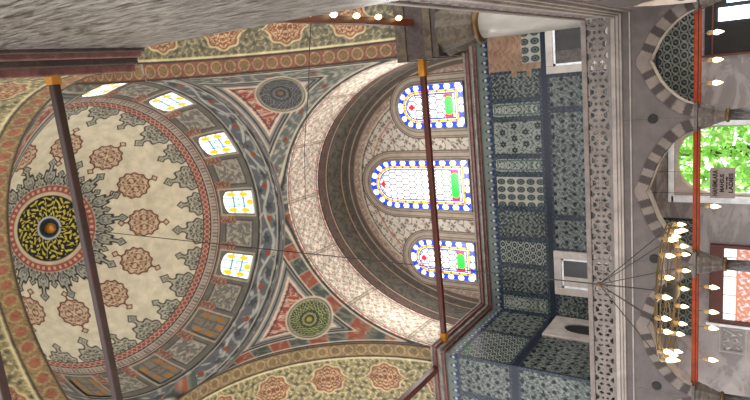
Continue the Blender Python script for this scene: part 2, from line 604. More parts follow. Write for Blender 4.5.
for sx, sy, n in ((1, 1, 230), (-1, 1, 260), (1, -1, 90), (-1, -1, 90)):
    # angle across the pendentive, radius from the ring out to the square
    th = np.linspace(0, PI / 2, n)[:, None] * np.ones((1, n))
    rmax = H / np.maximum(np.cos(th), np.sin(th))
    tt = np.linspace(0, 1, n)[None, :]
    r = RD + (rmax - RD) * tt
    x = r * np.cos(th) * sx; y = r * np.sin(th) * sy
    z = ZS + S * np.sqrt(np.maximum(2 * H * H - r * r, 0))
    hy = HN if sy < 0 else HF
    ys = y * (1 + (hy / H - 1) * tt)
    sh = (APEX_SHIFT * tt ** 2 * (z - ZS) / (S * H)) if sy < 0 else 0 * x
    xs_ = x * (1 + (HX / H - 1) * tt) + sh
    P = np.stack([XC + xs_, YC + ys, z], -1)
    mesh_grid('pendentive', P, paint_pend(x, y, z, sx, sy), M_PAINT, ceiling)

# moulding ring between pendentives and dome
mb = MB()
mb.ring((XC, YC, ZR + .02), RD + .0, .03, 120, 8)
mb.ring((XC, YC, ZD + .1), RD + .0, .02, 120, 8)
mb.build('ring_moulding', M_BAL, ceiling, smooth=True)


# ------------------------------------------------------------------ arch soffits
def soffit(name, axis, p0, p1, paint, nd, nt=460, off=0.0, parent=None, th0=0, th1=PI):
    th = np.linspace(th0, th1, nt)[:, None] * np.ones((1, nd))
    dd = np.linspace(0, 1, nd)[None, :] * np.ones((nt, 1))
    cs = -np.cos(th)
    h = (HX - off) * cs if axis == 'Y' else np.where(cs < 0, HN, HF) * cs
    if name == 'near_arch_soffit':
        h = HX * cs + APEX_SHIFT * np.sin(th)
    z = ZS + S * (H - off) * np.sin(th)
    # stilt the foot of the arch slightly
    d = p0 + (p1 - p0) * dd
    L = np.abs(p1 - p0)
    arc = (th - PI / 2) * H * 1.16
    c = paint(arc, dd * L, L, th)
    if axis == 'Y':
        P = np.stack([XC + h, d, z], -1)
    else:
        P = np.stack([d, YC + h, z], -1)
    return mesh_grid(name, P, c, M_SOFFIT, parent)


def paint_light(arc, d, L, th):
    c = base(arc.shape, 'd2c8b8')
    st, fl, lf = arab(arc * 2.2, d * 2.2 - .15, .12)
    c = mix(c, curl(arc * 3.2, np.abs(d - L / 2) * 3.2, .14) * .7, '847d6e')
    c = mix(c, np.maximum(st, lf) * .8, '7c7868')
    c = mix(c, fl * .8, '9a6054')
    q = np.mod(arc / 2.6, 1) - .5
    c = lines(c, d, [(.1, .06, '8c5048'), (.2, .04, '7b7468'), (L - .1, .06, '8c5048'), (L - .2, .04, '7b7468')])
    c = lines(c, np.abs(q) * 2.6, [(1.25, .05, '7b6a5c')])
    return c


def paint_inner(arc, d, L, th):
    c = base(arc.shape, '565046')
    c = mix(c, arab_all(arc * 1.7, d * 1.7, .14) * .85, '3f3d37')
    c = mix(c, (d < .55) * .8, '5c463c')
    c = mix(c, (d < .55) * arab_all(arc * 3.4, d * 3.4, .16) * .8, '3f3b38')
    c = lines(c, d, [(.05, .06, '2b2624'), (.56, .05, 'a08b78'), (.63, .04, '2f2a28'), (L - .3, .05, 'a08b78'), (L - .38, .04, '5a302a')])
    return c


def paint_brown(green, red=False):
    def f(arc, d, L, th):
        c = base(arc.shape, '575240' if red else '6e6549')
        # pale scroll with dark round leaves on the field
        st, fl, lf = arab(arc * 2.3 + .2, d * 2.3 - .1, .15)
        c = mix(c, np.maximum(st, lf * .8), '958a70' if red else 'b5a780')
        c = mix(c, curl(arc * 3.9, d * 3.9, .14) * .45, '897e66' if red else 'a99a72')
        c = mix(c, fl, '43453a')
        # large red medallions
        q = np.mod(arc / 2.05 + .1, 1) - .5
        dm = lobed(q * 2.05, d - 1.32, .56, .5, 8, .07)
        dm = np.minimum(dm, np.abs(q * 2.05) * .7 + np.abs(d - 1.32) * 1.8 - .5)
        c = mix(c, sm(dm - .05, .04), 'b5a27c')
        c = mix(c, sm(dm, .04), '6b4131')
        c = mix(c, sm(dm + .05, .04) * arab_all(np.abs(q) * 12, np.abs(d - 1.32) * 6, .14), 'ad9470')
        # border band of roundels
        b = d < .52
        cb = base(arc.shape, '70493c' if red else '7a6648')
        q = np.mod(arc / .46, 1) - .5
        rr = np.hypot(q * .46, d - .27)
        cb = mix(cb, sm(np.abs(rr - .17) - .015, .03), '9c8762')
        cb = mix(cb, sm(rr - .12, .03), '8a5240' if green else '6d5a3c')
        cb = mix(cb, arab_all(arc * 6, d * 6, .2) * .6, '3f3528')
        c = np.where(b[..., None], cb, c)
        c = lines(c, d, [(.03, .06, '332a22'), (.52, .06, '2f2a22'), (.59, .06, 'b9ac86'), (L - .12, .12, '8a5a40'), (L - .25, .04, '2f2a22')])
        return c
    return f


soffit('arch_soffit', 'Y', YF, 18.1, paint_light, 70, 520, parent=ceiling)
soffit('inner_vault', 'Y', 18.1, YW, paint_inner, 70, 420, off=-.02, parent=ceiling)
soffit('arch_soffit', 'X', XL, XL - 2.7, paint_brown(False), 110, 560, parent=ceiling)
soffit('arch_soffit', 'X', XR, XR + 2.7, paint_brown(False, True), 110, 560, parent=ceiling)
soffit('near_arch_soffit', 'Y', YN + .08, YN - 3.9, paint_brown(True), 110, 560, off=.09, parent=ceiling)


# ================================================================== far wall
def arch_out(x, hw, zs, rise):
    return zs + rise * np.sqrt(np.maximum(1 - (x / hw) ** 2, 0)) ** .95


WINS = [(-1.23, .83, 9.47, 11.45, .85), (-4.24, .98, 9.45, 12.75, 1.18), (-7.24, .8, 9.44, 11.45, .86)]


def win_sdf(x, z, w):
    xc, hw, zb, zsp, ri = w
    xx = x - xc
    rho = np.sqrt((xx / hw) ** 2 + (np.maximum(z - zsp, 0) / ri) ** 2)
    d = np.where(z > zsp, (rho - 1) * hw, np.abs(xx) - hw)
    return np.maximum(d, zb - z)


wall_far = empty('wall_far', (XC, YW, FLOOR))
tag(wall_far, 'far wall with painted tympanum above blue tiles above marble', 'wall', kind='structure')
nx, nz = 520, 400
X = np.linspace(XL - .05, XR + .05, nx)[:, None] * np.ones((1, nz))
Z = (9.1 + (15.4 - 9.1) * np.linspace(0, 1, nz))[None, :] * np.ones((nx, 1))
P = np.stack([X, np.full_like(X, YW - .01), Z], -1)
c = base(X.shape, 'a89f94')
st, fl, lf = arab(X * 1.75 + .37, Z * 1.75, .14)
c = mix(c, np.maximum(st, lf), '5a5650')
c = mix(c, fl, '655a50')
rho = np.hypot((X - XC) * H / HX, (Z - ZS) / S)
da = (H - rho)
da = np.where(Z < ZS, 9, da)
c = mix(c, sm(da - .62, .03), '7c6a60')
c = mix(c, sm(da - .62, .03) * arab_all(X * 3.3, Z * 3.3, .18) * .8, 'a39a8d')
c = mix(c, sm(da - .36, .03), '4e4741')
c = lines(c, da, [(.62, .05, 'a6917c'), (.69, .04, '3a302c'), (.36, .05, '8a6a5a'), (.14, .05, '93806e'), (1.05, .05, '8d5a50'), (.98, .03, 'a6917c')])
for wv in WINS:
    d = win_sdf(X, Z, wv)
    c = mix(c, sm(d - .36, .03), '8d8274')
    c = lines(c, d, [(.36, .04, '35302d'), (.29, .03, '5d3b35'), (.12, .03, '4d413a')])
# dado line between windows
c = mix(c, sm(Z - 9.38, .03), '6b4a40')
c = lines(c, Z, [(9.4, .05, '93806e'), (9.25, .05, '2f2826')])
mesh_grid('tympanum', P, c, M_PAINT, wall_far)


def stained(x, z, w):
    xc, hw, zb, zsp, ri = w
    d = -win_sdf(x, z, w)
    xx = x - xc
    ang = np.arctan2(xx, np.maximum(z - zsp, 0) + 1e-6)
    per = np.where(z > zsp, (PI / 2 - np.abs(ang)) * hw * 1.1 + zsp - zb, z - zb)
    isb = (z - zb) < np.minimum(.3, hw - np.abs(xx))
    per = np.where(isb, np.abs(xx) + .08, per)
    W = np.array([1.0, 1.0, 1.0])
    blue = lin('1434c8'); yel = lin('d9a800'); red = lin('c01c30'); green = lin('18b83a')
    c = np.ones(x.shape + (3,)) * W
    q = np.mod(per / .44, 1) - .5
    b = .5 - np.abs(q)
    m = sm(b * .44 - .085 - .55 * np.abs(d - .12) ** 1.0, .03) * (d < .235)
    c = mix(c, m, blue)
    c = mix(c, sm(np.abs(d - .235) - .012, .02), lin('2a3c90'))
    c = mix(c, (d > .245) * (d < .335) * 1.0, yel)
    q2 = np.mod(per / .36 + .5, 1) - .5
    c = mix(c, sm(np.hypot(q2 * .36, d - .29) - .045, .02), red)
    c = mix(c, (d > .345) * (d < .40) * 1.0, blue)
    ins = d > .40
    # hexagonal quarries
    hs = .2
    ci = np.floor((z - zb) / (hs * 1.5)); off = np.where(np.mod(ci, 2) > 0, .5, 0)
    fz = (z - zb) / (hs * 1.5) - ci; fx = np.mod(xx / (hs * 1.2) + off + .5, 1) - .5
    lead = np.minimum(np.abs(np.abs(fx) - .5) * hs * 1.2 + np.where(fz > .66, 1, 0), np.abs(fz - .66 - (.33 - .66 * np.abs(fx))) * hs * 1.1 + np.where(fz > .55, 0, 1))
    c = mix(c, ins * sm(lead - .022, .022), lin('1a2028'))
    gz = zb + .62
    c = mix(c, ins * sm(np.maximum(np.abs(xx) - (hw - .40), np.abs(z - gz) - .17), .02), red)
    c = mix(c, ins * sm(np.hypot(np.maximum(np.abs(xx) - (hw - .66), 0) / 1, (z - gz)) - .17, .03), green)
    tipz = zsp + ri
    c = mix(c, ins * sm(np.abs(xx) + np.abs(z - (tipz - .62)) - .15, .02), red)
    return c


for n, wv in enumerate(WINS):
    xc, hw, zb, zsp, ri = wv
    we = empty('window_%d' % (n + 1), (xc, YW, zb))
    tag(we, ['small pointed stained glass window nearest the round grey column', 'tallest stained glass window, middle one of three above the tiles',
             'small pointed stained glass window farthest from the round grey column'][n], 'window', kind='structure')
    nxx, nzz = 110, int(60 * (zsp + ri - zb))
    # unit half width stretched to the outline at each height
    zz = np.linspace(zb, zsp + ri - .001, nzz)[None, :] * np.ones((nxx, 1))
    hwz = np.where(zz > zsp, hw * np.sqrt(np.maximum(1 - ((zz - zsp) / ri) ** 2, 0)), hw)
    # slightly pointed head
    xx = np.linspace(-1, 1, nxx)[:, None] * hwz + xc
    P = np.stack([xx, np.full_like(xx, YW - .05), zz], -1)
    mesh_grid('stained_glass', P, stained(xx, zz, wv), M_GLASS, we)
    # stone frame following the outline
    mb = MB()
    ol = []
    for t in np.linspace(0, 1, 12): ol.append((-hw, zb + (zsp - zb) * t))
    for t in np.linspace(0, PI, 30)[1:-1]: ol.append((-hw * math.cos(t), zsp + ri * math.sin(t)))
    for t in np.linspace(1, 0, 12): ol.append((hw, zb + (zsp - zb) * t))
    pts = [(xc + x_, YW - .06, z_) for x_, z_ in ol] + [(xc - hw, YW - .06, zb)]
    mb.tube(pts, .035, 6)
    mb.build('frame', M_CORNG, we, smooth=True)

# ---- tiled wall: painting of the tile fields
TCOL = dict(dk='36424c', md='56636a', lt='9ba19a', wh='b9b9ae', navy='232c3f', gr='7e8a80')


def tile_field(kind, x, z, x0, x1, z0, z1):
    u = x - x0; v = z - z0
    c = base(x.shape, TCOL['dk'])
    if kind == 'fine':      # fine dense pattern
        c = base(x.shape, '3c4446')
        c = mix(c, curl(u * 6, v * 6, .14, 1.) * .85, '9ba198')
        c = mix(c, sm(np.hypot(np.mod(u / .3, 1) - .5, np.mod(v / .3, 1) - .5) - .13, .15), '1c2430')
    elif kind == 'rose':    # rosettes
        p = .42
        c = base(x.shape, 'a3a89f')
        c = mix(c, curl(u * 6.5, v * 6.5, .16), '232b32')
        i = np.floor(v / p)
        fu = np.mod(u / p + .5 * np.mod(i, 2), 1) - .5; fv = np.mod(v / p, 1) - .5
        r = np.hypot(fu, fv); a_ = np.arctan2(fv, fu)
        c = mix(c, sm(np.abs(r - .38) - .04, .05), '9fa59c')
        c = mix(c, sm(r - .24 - .04 * np.cos(6 * a_), .08), '1a212b')
        c = mix(c, sm(r - .07, .06), '8a9088')
    elif kind == 'vine':
        c = base(x.shape, '6f7873')
        c = mix(c, curl(u * 5.2, v * 5.2, .14, 2.), '20292e')
        c = mix(c, curl(u * 5.2 + .31, v * 5.2 + .2, .16, 4.) * .6, 'b5b9ae')
        i = np.floor(v / .33)
        c = mix(c, sm(np.hypot(np.mod(u / .33 + .5 * np.mod(i, 2), 1) - .5, np.mod(v / .33, 1) - .5) - .2, .1), '151b22')
    elif kind == 'light':
        c = base(x.shape, 'a8ada3')
        c = mix(c, curl(np.abs(u - (x1 - x0) / 2) * 6, v * 6 + .2, .14), '2a3335')
        e = np.minimum(np.minimum(u, x1 - x0 - u), np.minimum(v, z1 - z0 - v))
        c = mix(c, sm(np.abs(e - .16) - .02, .03), '4e6a62')
    elif kind == 'oval':
        p, q = .36, .28
        c = base(x.shape, 'b9b8ab')
        fz = np.mod(v / p, 1) - .5; fx = np.mod(u / q, 1) - .5
        r = np.hypot(fz * p / .15, fx * q / .11)
        c = mix(c, sm(r - 1, .2), '3a4346')
        c = mix(c, sm(r - .62, .15), '6f7772')
        c = mix(c, sm(r - .3, .15), '333c40')
    elif kind == 'lattice':
        p = .26
        i = np.floor(v / (p * .87))
        fu = np.mod(u / p + .5 * np.mod(i, 2), 1) - .5; fv = np.mod(v / (p * .87), 1) - .5
        r = np.hypot(fu, fv)
        c = mix(base(x.shape, '252e34'), sm(np.abs(r - .43) - .07, .08), 'b4b8ae')
        c = mix(c, sm(r - .15, .1), '7f8780')
    elif kind == 'brick':
        c = base(x.shape, '7d6453')
        n_ = np.sin(u * 5 + 2 * np.sin(v * 7)) * np.sin(v * 9 + u * 3 + 2 * np.sin(u * 4.3))
        c = mix(c, .6 * np.clip(n_, 0, 1), '92765f')
        c = mix(c, curl(u * 2.3, v * 4.1, .2) * .45, '453426')
    # tile joints
    jt = np.minimum(np.abs(np.mod(u / .5 + .5, 1) - .5), np.abs(np.mod(v / .5 + .5, 1) - .5)) * .5
    if kind != 'brick':
        c = c * .5
        c = mix(c, sm(jt - .004, .02) * .35, '20262c')
    return c


def frame_band(c, x, z, x0, x1, z0, z1, wd=.1):
    e = np.minimum(np.minimum(x - x0, x1 - x), np.minimum(z - z0, z1 - z))
    m = (e < wd) & (e > -.001)
    c = mix(c, m * 1.0, '22272e')
    c = mix(c, m * curl(x * 6, z * 6, .2) * .5, '56636c')
    return c


FIELDS = [  # x0, x1, z0, z1, kind
    (-.2, 2.9, 6.62, 8.5, 'brick'), (-1.2, -.2, 6.62, 8.5, 'fine'), (-1.85, -1.2, 6.62, 8.5, 'light'), (-3.15, -1.85, 6.62, 8.5, 'rose'),
    (-3.8, -3.15, 6.62, 8.5, 'light'), (-5.05, -3.8, 6.62, 8.5, 'oval'), (-6.18, -5.05, 6.62, 8.5, 'fine'), (-7.2, -6.18, 6.62, 8.5, 'lattice'),
    (-8.3, -7.2, 6.62, 8.5, 'fine'), (-9.05, -8.3, 6.62, 8.5, 'light'),
    (-.45, 2.9, 3.5, 6.45, 'fine'), (-1.6, -.45, 3.5, 6.45, 'vine'), (-5.3, -1.6, 3.5, 6.45, 'vine'), (-6.5, -5.3, 3.5, 6.45, 'vine'),
    (-9.05, -6.5, 3.5, 6.45, 'fine')]


def tile_wall(x, z, fields, top=8.9):
    c = base(x.shape, '222b3a')
    for (x0, x1, z0, z1, k) in fields:
        m = (x >= x0) & (x < x1) & (z >= z0) & (z < z1)
        f = tile_field(k, x, z, x0, x1, z0, z1)
        if k != 'brick':
            f = frame_band(f, x, z, x0, x1, z0, z1)
        c = np.where(m[..., None], f, c)
    # plain blue band between the rows
    c = mix(c, sm(np.abs(z - 6.53) - .1, .03), '1f242e')
    # crenellated border at the top
    q = np.mod(x / .3, 1) - .5
    cr = sm(z - (8.62 + .13 * np.cos(q * 2 * PI)), .03)
    tb = z > 8.48
    cb = mix(base(x.shape, '565c57'), cr, '1c2744')
    c = np.where(tb[..., None], cb, c)
    c = mix(c, tb * sm(np.hypot(q * .3, z - 8.62) - .05, .03), '8e958f')
    # ragged edge of the lost tiles
    return c


nx, nz = 760, 330
X = np.linspace(XL, 3.0, nx)[:, None] * np.ones((1, nz))
Z = np.linspace(3.45, 8.95, nz)[None, :] * np.ones((nx, 1))
c = tile_wall(X, Z, FIELDS)
# bare brick patch with a ragged outline where the tiles were lost
edge = -.22 + .12 * np.sign(np.sin(Z * 4.1)) + .1 * np.sign(np.sin(Z * 9.7))
m = (X > edge) & (Z < 8.45) & (Z > 6.95 + .0 * X) & ~((X > .05) & (Z < 7.2) & (X < 0))
c = np.where(m[..., None], tile_field('brick', X, Z, -.2, 3, 6.6, 8.5), c)
m2 = (X > 0) & (Z > 6.62) & (Z < 7.25)
c = np.where(m2[..., None], tile_field('oval', X, Z, 0, 3, 6.62, 7.25), c)
mesh_grid('tiled_wall', np.stack([X, np.full_like(X, YW - .01), Z], -1), c, M_TILE, wall_far)
MB().box(-12.5, 3.2, YW, YW + .6, 3.3, 15.6).build('wall_core', M_WALLM, wall_far)
# lower wall, around the garden window
mb = MB()
mb.box(-12.5, -4.42, YW, YW + .5, FLOOR, 3.3)
mb.box(-2.3, 3.2, YW, YW + .5, FLOOR, 3.3)
mb.box(-4.42, -2.3, YW, YW + .5, 2.6, 3.3)
mb.box(-4.42, -2.3, YW, YW + .5, FLOOR, -.6)
mb.build('lower_wall', M_LOWM, wall_far)


def tile_rect(name, x0, x1, z0, z1, kind, y, parent, step=.03):
    n1 = max(int((x1 - x0) / step), 4); n2 = max(int((z1 - z0) / step), 4)
    X = np.linspace(x0, x1, n1)[:, None] * np.ones((1, n2)); Z = np.linspace(z0, z1, n2)[None, :] * np.ones((n1, 1))
    c = tile_field(kind, X, Z, x0, x1, z0, z1)
    c = frame_band(c, X, Z, x0, x1, z0, z1, .08)
    o = mesh_grid(name, np.stack([X, np.full_like(X, y), Z], -1), c, M_TILE, parent)
    s = o.modifiers.new('thick', 'SOLIDIFY'); s.thickness = .02; s.offset = -1
    return o


tile_rect('tile_panel', -1.78, 1.4, 2.02, 3.12, 'lattice', YW - .03, wall_far)
tile_rect('tile_panel', -9.0, -5.15, 2.02, 3.12, 'lattice', YW - .03, wall_far)

# ================================================================== left wall: tiled pier projecting into the gallery
wall_left = empty('wall_left', (XL, 18, FLOOR))
tag(wall_left, 'tiled side wall and pier front at the left of the gallery', 'wall', kind='structure')
YP = 16.04
nx, nz = 270, 330
Yg = np.linspace(YP, YW, nx)[:, None] * np.ones((1, nz))
Z = np.linspace(3.45, 8.95, nz)[None, :] * np.ones((nx, 1))
c = tile_wall(-Yg, Z, [(-YW, -18.1, 6.62, 8.5, 'vine'), (-18.1, -YP, 6.62, 8.5, 'lattice'), (-YW, -YP, 3.5, 6.45, 'vine')])
mesh_grid('tiled_side', np.stack([np.full_like(Yg, XL), Yg, Z], -1), c, M_TILE, wall_left)
nx, nz = 180, 330
X = np.linspace(-12.3, XL, nx)[:, None] * np.ones((1, nz))
Z = np.linspace(3.45, 8.95, nz)[None, :] * np.ones((nx, 1))
c = tile_wall(X, Z, [(-10.4, XL, 6.62, 8.5, 'vine'), (-12.3, -10.4, 6.62, 8.5, 'vine'), (-12.3, XL, 3.5, 6.45, 'vine')])
mesh_grid('tiled_front', np.stack([X, np.full_like(X, YP), Z], -1), c, M_TILE, wall_left)
MB().box(-12.4, XL - .02, YP + .02, YW + .6, 3.3, 9.15).build('pier_core', M_WALLM, wall_left)
# wall above the pier, closing the corner behind the arches
MB().box(-12.4, XL - .03, YP + .35, YW + .6, 9.15, 15.4).build('upper_core', M_WALLM, wall_left)

# ================================================================== cornices
trim = empty('trim_1', (XC, YW, 9))
tag(trim, 'red brown and grey cornice running above the blue tiles', 'cornice', kind='structure')
prof = [(8.9, 8.98, .10, 0), (8.98, 9.1, .2, 1), (9.1, 9.2, .3, 0), (9.2, 9.26, .34, 1)]
mb = MB()
for (z0, z1, o, m) in prof:
    mb.m = m
    mb.box(XL + o, 3.0, YW - o, YW, z0, z1)
    mb.box(XL, XL + o, YP - o, YW, z0, z1)
    mb.box(-12.4, XL, YP - o, YP, z0, z1)
mb.build('cornice_moulding', [M_CORN, M_CORNG], trim, bevel=.015)

# ================================================================== gallery floor and ceiling below it
gal = empty('floor_gallery', (XC, 18, 3.3))
tag(gal, 'stone floor slab of the upper gallery behind the pierced balustrade', 'floor', kind='structure')
mb = MB()
mb.box(-12.4, 3.2, 15.72, YW, 3.12, 3.42)
mb.box(1.0, 3.2, 2.0, 15.72, 3.12, 3.42)
mb.build('slab', M_WALLM, gal)

# main floor
fl = MB()
fl.box(-22, 14, -26, YW + .5, FLOOR - .2, FLOOR)
o = fl.build('floor', marble('pale red carpet', 'a59a92', 'c4bab0', scale=3, rough=.9))
tag(o, 'patterned pale red carpet floor below the dome', 'floor', kind='structure')

# ================================================================== arcade walls
PROF_U = np.array([0, .05, .2, .43, .63, .82, .94, 1.0])
PROF_H = np.array([1.0, .955, .88, .77, .61, .40, .2, 0])
ZSP, ZTOP = 1.62, 3.22


def arcade(name, label, wall_name, centers, front, back, axis):
    """centers: column positions; arches between them"""
    root = empty(wall_name, (0, 0, 0))
    tag(root, label, 'wall', kind='structure')
    for a0, a1 in zip(centers[:-1], centers[1:]):
        mid = (a0 + a1) / 2; full = abs(a1 - a0) / 2; hw = full - .28
        h = 2.69 - ZSP if full > 1.4 else 2.62 - ZSP
        n1, n2 = int(full * 90), 60
        s = np.linspace(-full, full, n1)
        low = np.where(np.abs(s) < hw, ZSP + h * np.interp(np.abs(s) / hw, PROF_U, PROF_H), ZSP)
        S_ = s[:, None] * np.ones((1, n2))
        Z_ = low[:, None] + (ZTOP - low[:, None]) * np.linspace(0, 1, n2)[None, :]
        # distance to the arch curve
        uu = np.linspace(-1, 1, 161)
        cx = uu * hw; cz = ZSP + h * np.interp(np.abs(uu), PROF_U, PROF_H)
        al = np.concatenate([[0], np.cumsum(np.hypot(np.diff(cx), np.diff(cz)))])
        al = np.abs(al - al[-1] / 2)
        best = np.full(S_.shape, 9.0); ba = np.zeros(S_.shape)
        for k in range(161):
            dd = np.hypot(S_ - cx[k], Z_ - cz[k])
            mm = dd < best
            best = np.where(mm, dd, best); ba = np.where(mm, al[k], ba)
        c = base(S_.shape, '564e4c')
        n_ = np.sin(S_ * 2.1 + 2 * np.sin(Z_ * 3)) * np.sin(Z_ * 5 + S_)
        c = mix(c, np.clip(n_, 0, 1) * .35, '463f3e')
        c = mix(c, sm(np.abs(np.mod(Z_ / .42, 1) - .5) * -1 + .485, .02) * .3, '5f5557')
        vo = np.where((np.mod(np.floor(ba / .19), 2) > 0)[..., None], lin('352c2a'), lin('6b615b'))
        c = mix(c, sm(best - .27, .02), vo)
        c = mix(c, sm(np.abs(best - .28) - .012, .02), '4a3e3d')
        F_ = np.full_like(S_, front)
        if axis == 'Y':
            P = np.stack([mid + S_, F_, Z_], -1)
        else:
            P = np.stack([F_, mid + S_, Z_], -1)
        o = mesh_grid('arch_face', P, c, M_STONE, root)
        so_ = o.modifiers.new('thick', 'SOLIDIFY'); so_.thickness = abs(back - front) - .02
        so_.offset = -1 if axis == 'Y' else 1
        # white marble intrados
        T = np.linspace(0, 1, 6)[None, :] * np.ones((161, 1))
        D = front - .012 * np.sign(back - front) + (back - front) * T
        cx2 = (cx[:, None]) * np.ones((1, 6)) * .995; cz2 = (cz[:, None] - .012) * np.ones((1, 6))
        P = np.stack([mid + cx2, D, cz2], -1) if axis == 'Y' else np.stack([D, mid + cx2, cz2], -1)
        mesh_grid('intrados', P, base(cx2.shape, 'b0a69e'), M_STONE, root)
    return root


COLX = [-12.2, -8.75, -5.2, -1.6, 1.12]
YA = 15.68
arcade('front', 'marble arcade wall with striped pointed arches under the far balustrade', 'wall_far_arcade', COLX, YA, YA + .45, 'Y')
COLY = [YA + .22, 12.9, 9.8, 6.7]
arcade('side', 'marble arcade wall with striped arches under the right balustrade', 'wall_right_arcade', COLY[::-1], .98, 1.43, 'X')
# string mouldings above the arches
t2 = empty('trim_2', (XC, YA, 3.2))
tag(t2, 'stepped marble string course between arches and balustrade', 'moulding', kind='structure')
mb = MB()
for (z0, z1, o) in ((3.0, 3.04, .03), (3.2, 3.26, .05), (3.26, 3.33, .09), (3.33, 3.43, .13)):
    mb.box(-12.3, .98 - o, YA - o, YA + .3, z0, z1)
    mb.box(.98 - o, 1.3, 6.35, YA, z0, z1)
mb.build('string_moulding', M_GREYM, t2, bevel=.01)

# roundels between the arches
for k, (x, z) in enumerate([(-1.6, 2.52), (-5.12, 2.5), (-8.62, 2.46)]):
    Mr = Matrix.Translation((x, YA + .0, z)) @ Matrix.Rotation(PI / 2, 4, 'X')
    mb = MB().lathe([(.115, .0), (.115, .02), (.1, .03), (.0, .03)], n=28, M=Mr)
    o = mb.build('stone_roundel', M_DARK, smooth=False)
    tag(o, ['dark round stone disc between the arch nearest the right gallery and the wide middle arch', 'dark round stone disc behind the chandelier cables',
            'dark round stone disc at the left end of the far arcade'][k], 'roundel', 'round discs set between the arches')


# ------------------------------------------------------------------ balustrades
def pierced(s, z, hgt):
    """True where stone remains"""
    p = .58
    u = np.mod(s / p, 1) - .5; v = z / p - hgt / p / 2
    m = np.zeros(s.shape, bool)
    r = np.hypot(u, v)
    m |= np.abs(r - .40) < .055
    m |= np.abs(r - .17) < .045
    for an in (PI / 6, PI / 2, 5 * PI / 6):
        dd = np.abs(u * math.cos(an) + v * math.sin(an))
        m |= dd < .042
    for q in (-.5, .5):
        r2 = np.hypot(u - q, v)
        m |= np.abs(r2 - .2) < .05
    r3 = np.hypot(np.abs(u) - .5, np.abs(v) - .42)
    m |= np.abs(r3 - .19) < .05
    return m


def balustrade(label, axis, p0, p1, f):
    root = empty('balustrade', (p0 if axis == 'X' else f, f if axis == 'X' else p0, 3.43))
    tag(root, label, 'balustrade')
    z0, z1 = 3.5, 4.02
    n1 = int((p1 - p0) / .022); n2 = 26
    s = np.linspace(p0, p1, n1)[:, None] * np.ones((1, n2)); z = np.linspace(z0, z1, n2)[None, :] * np.ones((n1, 1))
    sc = (s[1:, 1:] + s[:-1, :-1]) / 2; zc = (z[1:, 1:] + z[:-1, :-1]) / 2
    m = pierced(sc, zc - z0, z1 - z0)
    P = np.stack([s, np.full_like(s, f + .04), z], -1) if axis == 'X' else np.stack([np.full_like(s, f + .04), s, z], -1)
    o = mesh_grid('pierced_panel', P, None, M_BAL, root, mask=m, smooth=False)
    so_ = o.modifiers.new('thick', 'SOLIDIFY'); so_.thickness = .07; so_.offset = 0
    for nm, (za, zb, o_) in (('bottom_rail', (3.43, 3.52, .03)), ('top_rail', (4.02, 4.15, .05))):
        mb = MB()
        if axis == 'X': mb.box(p0, p1, f - o_ + .02, f + .12 + o_, za, zb)
        else: mb.box(f - o_ + .02, f + .12 + o_, p0, p1, za, zb)
        mb.build(nm, M_BAL, root, bevel=.015)
    return root


balustrade('pierced marble balustrade along the far gallery in front of the blue tiles', 'X', -12.3, .9, YA - .02)
balustrade('pierced marble balustrade along the right gallery, running towards the grey pier', 'Y', 6.35, YA - .05, .92)


# ------------------------------------------------------------------ arcade columns
def arcade_column(x, y, label):
    root = empty('marble_column', (x, y, FLOOR))
    tag(root, label, 'column', 'columns of the marble arcade')
    MB().lathe([(.13, FLOOR + .25), (.14, .5), (.125, .93)], (x, y, 0), 24).build('shaft', M_DARKCOL, root, smooth=True)
    MB().lathe([(.25, FLOOR), (.25, FLOOR + .1), (.2, FLOOR + .16), (.15, FLOOR + .25)], (x, y, 0), 24).build('base', M_WHITEM, root, smooth=False)
    MB().lathe([(.14, .93), (.17, .95), (.17, 1.0), (.14, 1.02)], (x, y, 0), 24).build('gilded_collar', M_BRASS, root, smooth=True)
    cp = MB()
    cp.lathe([(.14, 1.02), (.16, 1.1), (.2, 1.2), (.2, 1.24), (.24, 1.3), (.27, 1.38), (.27, 1.42), (.31, 1.5), (.31, 1.56)], (x, y, 0), 16, flute=.14)
    cp.box(x - .33, x + .33, y - .25, y + .25, 1.56, 1.64)
    cp.build('muqarnas_capital', M_CAPM, root)
    return root


clabels = ['dark column at the far left end of the arcade', 'dark column at the left side of the left striped arch',
           'dark marble column with carved capital behind the chandelier bulbs', 'dark marble column between the garden window and the right striped arch',
           'corner column where the far arcade meets the right arcade']
for x, lb in zip(COLX, clabels):
    arcade_column(x, YA + .23, lb)
for y, lb in zip(COLY[1:], ['second column of the right arcade from the corner', 'third column of the right arcade from the corner', 'column of the right arcade beside the grey pier']):
    arcade_column(1.2, y, lb)


# ------------------------------------------------------------------ tie beams
def beam(label, p0, p1, w_, h_, mat, ends=None, name='tie_beam', group='tie beams across the painted arches'):
    p0 = Vector(p0); p1 = Vector(p1)
    root = empty(name, p0)
    tag(root, label, 'tie beam', group)
    d = (p1 - p0); L = d.length; d.normalize()
    e = Vector((0, 0, 1)); s = d.cross(e).normalized()
    M = Matrix(((d.x, s.x, 0, p0.x), (d.y, s.y, 0, p0.y), (d.z, s.z, 1, p0.z), (0, 0, 0, 1)))
    MB().box(0, L, -w_ / 2, w_ / 2, -h_ / 2, h_ / 2, M=M).build('bar', mat, root, bevel=.02)
    if ends:
        mb = MB()
        mb.box(-.01, ends, -w_ / 2 - .015, w_ / 2 + .015, -h_ / 2 - .015, h_ / 2 + .015, M=M)
        mb.box(L - ends, L + .01, -w_ / 2 - .015, w_ / 2 + .015, -h_ / 2 - .015, h_ / 2 + .015, M=M)
        mb.build('gilded_end', M_GILD, root)
    return root


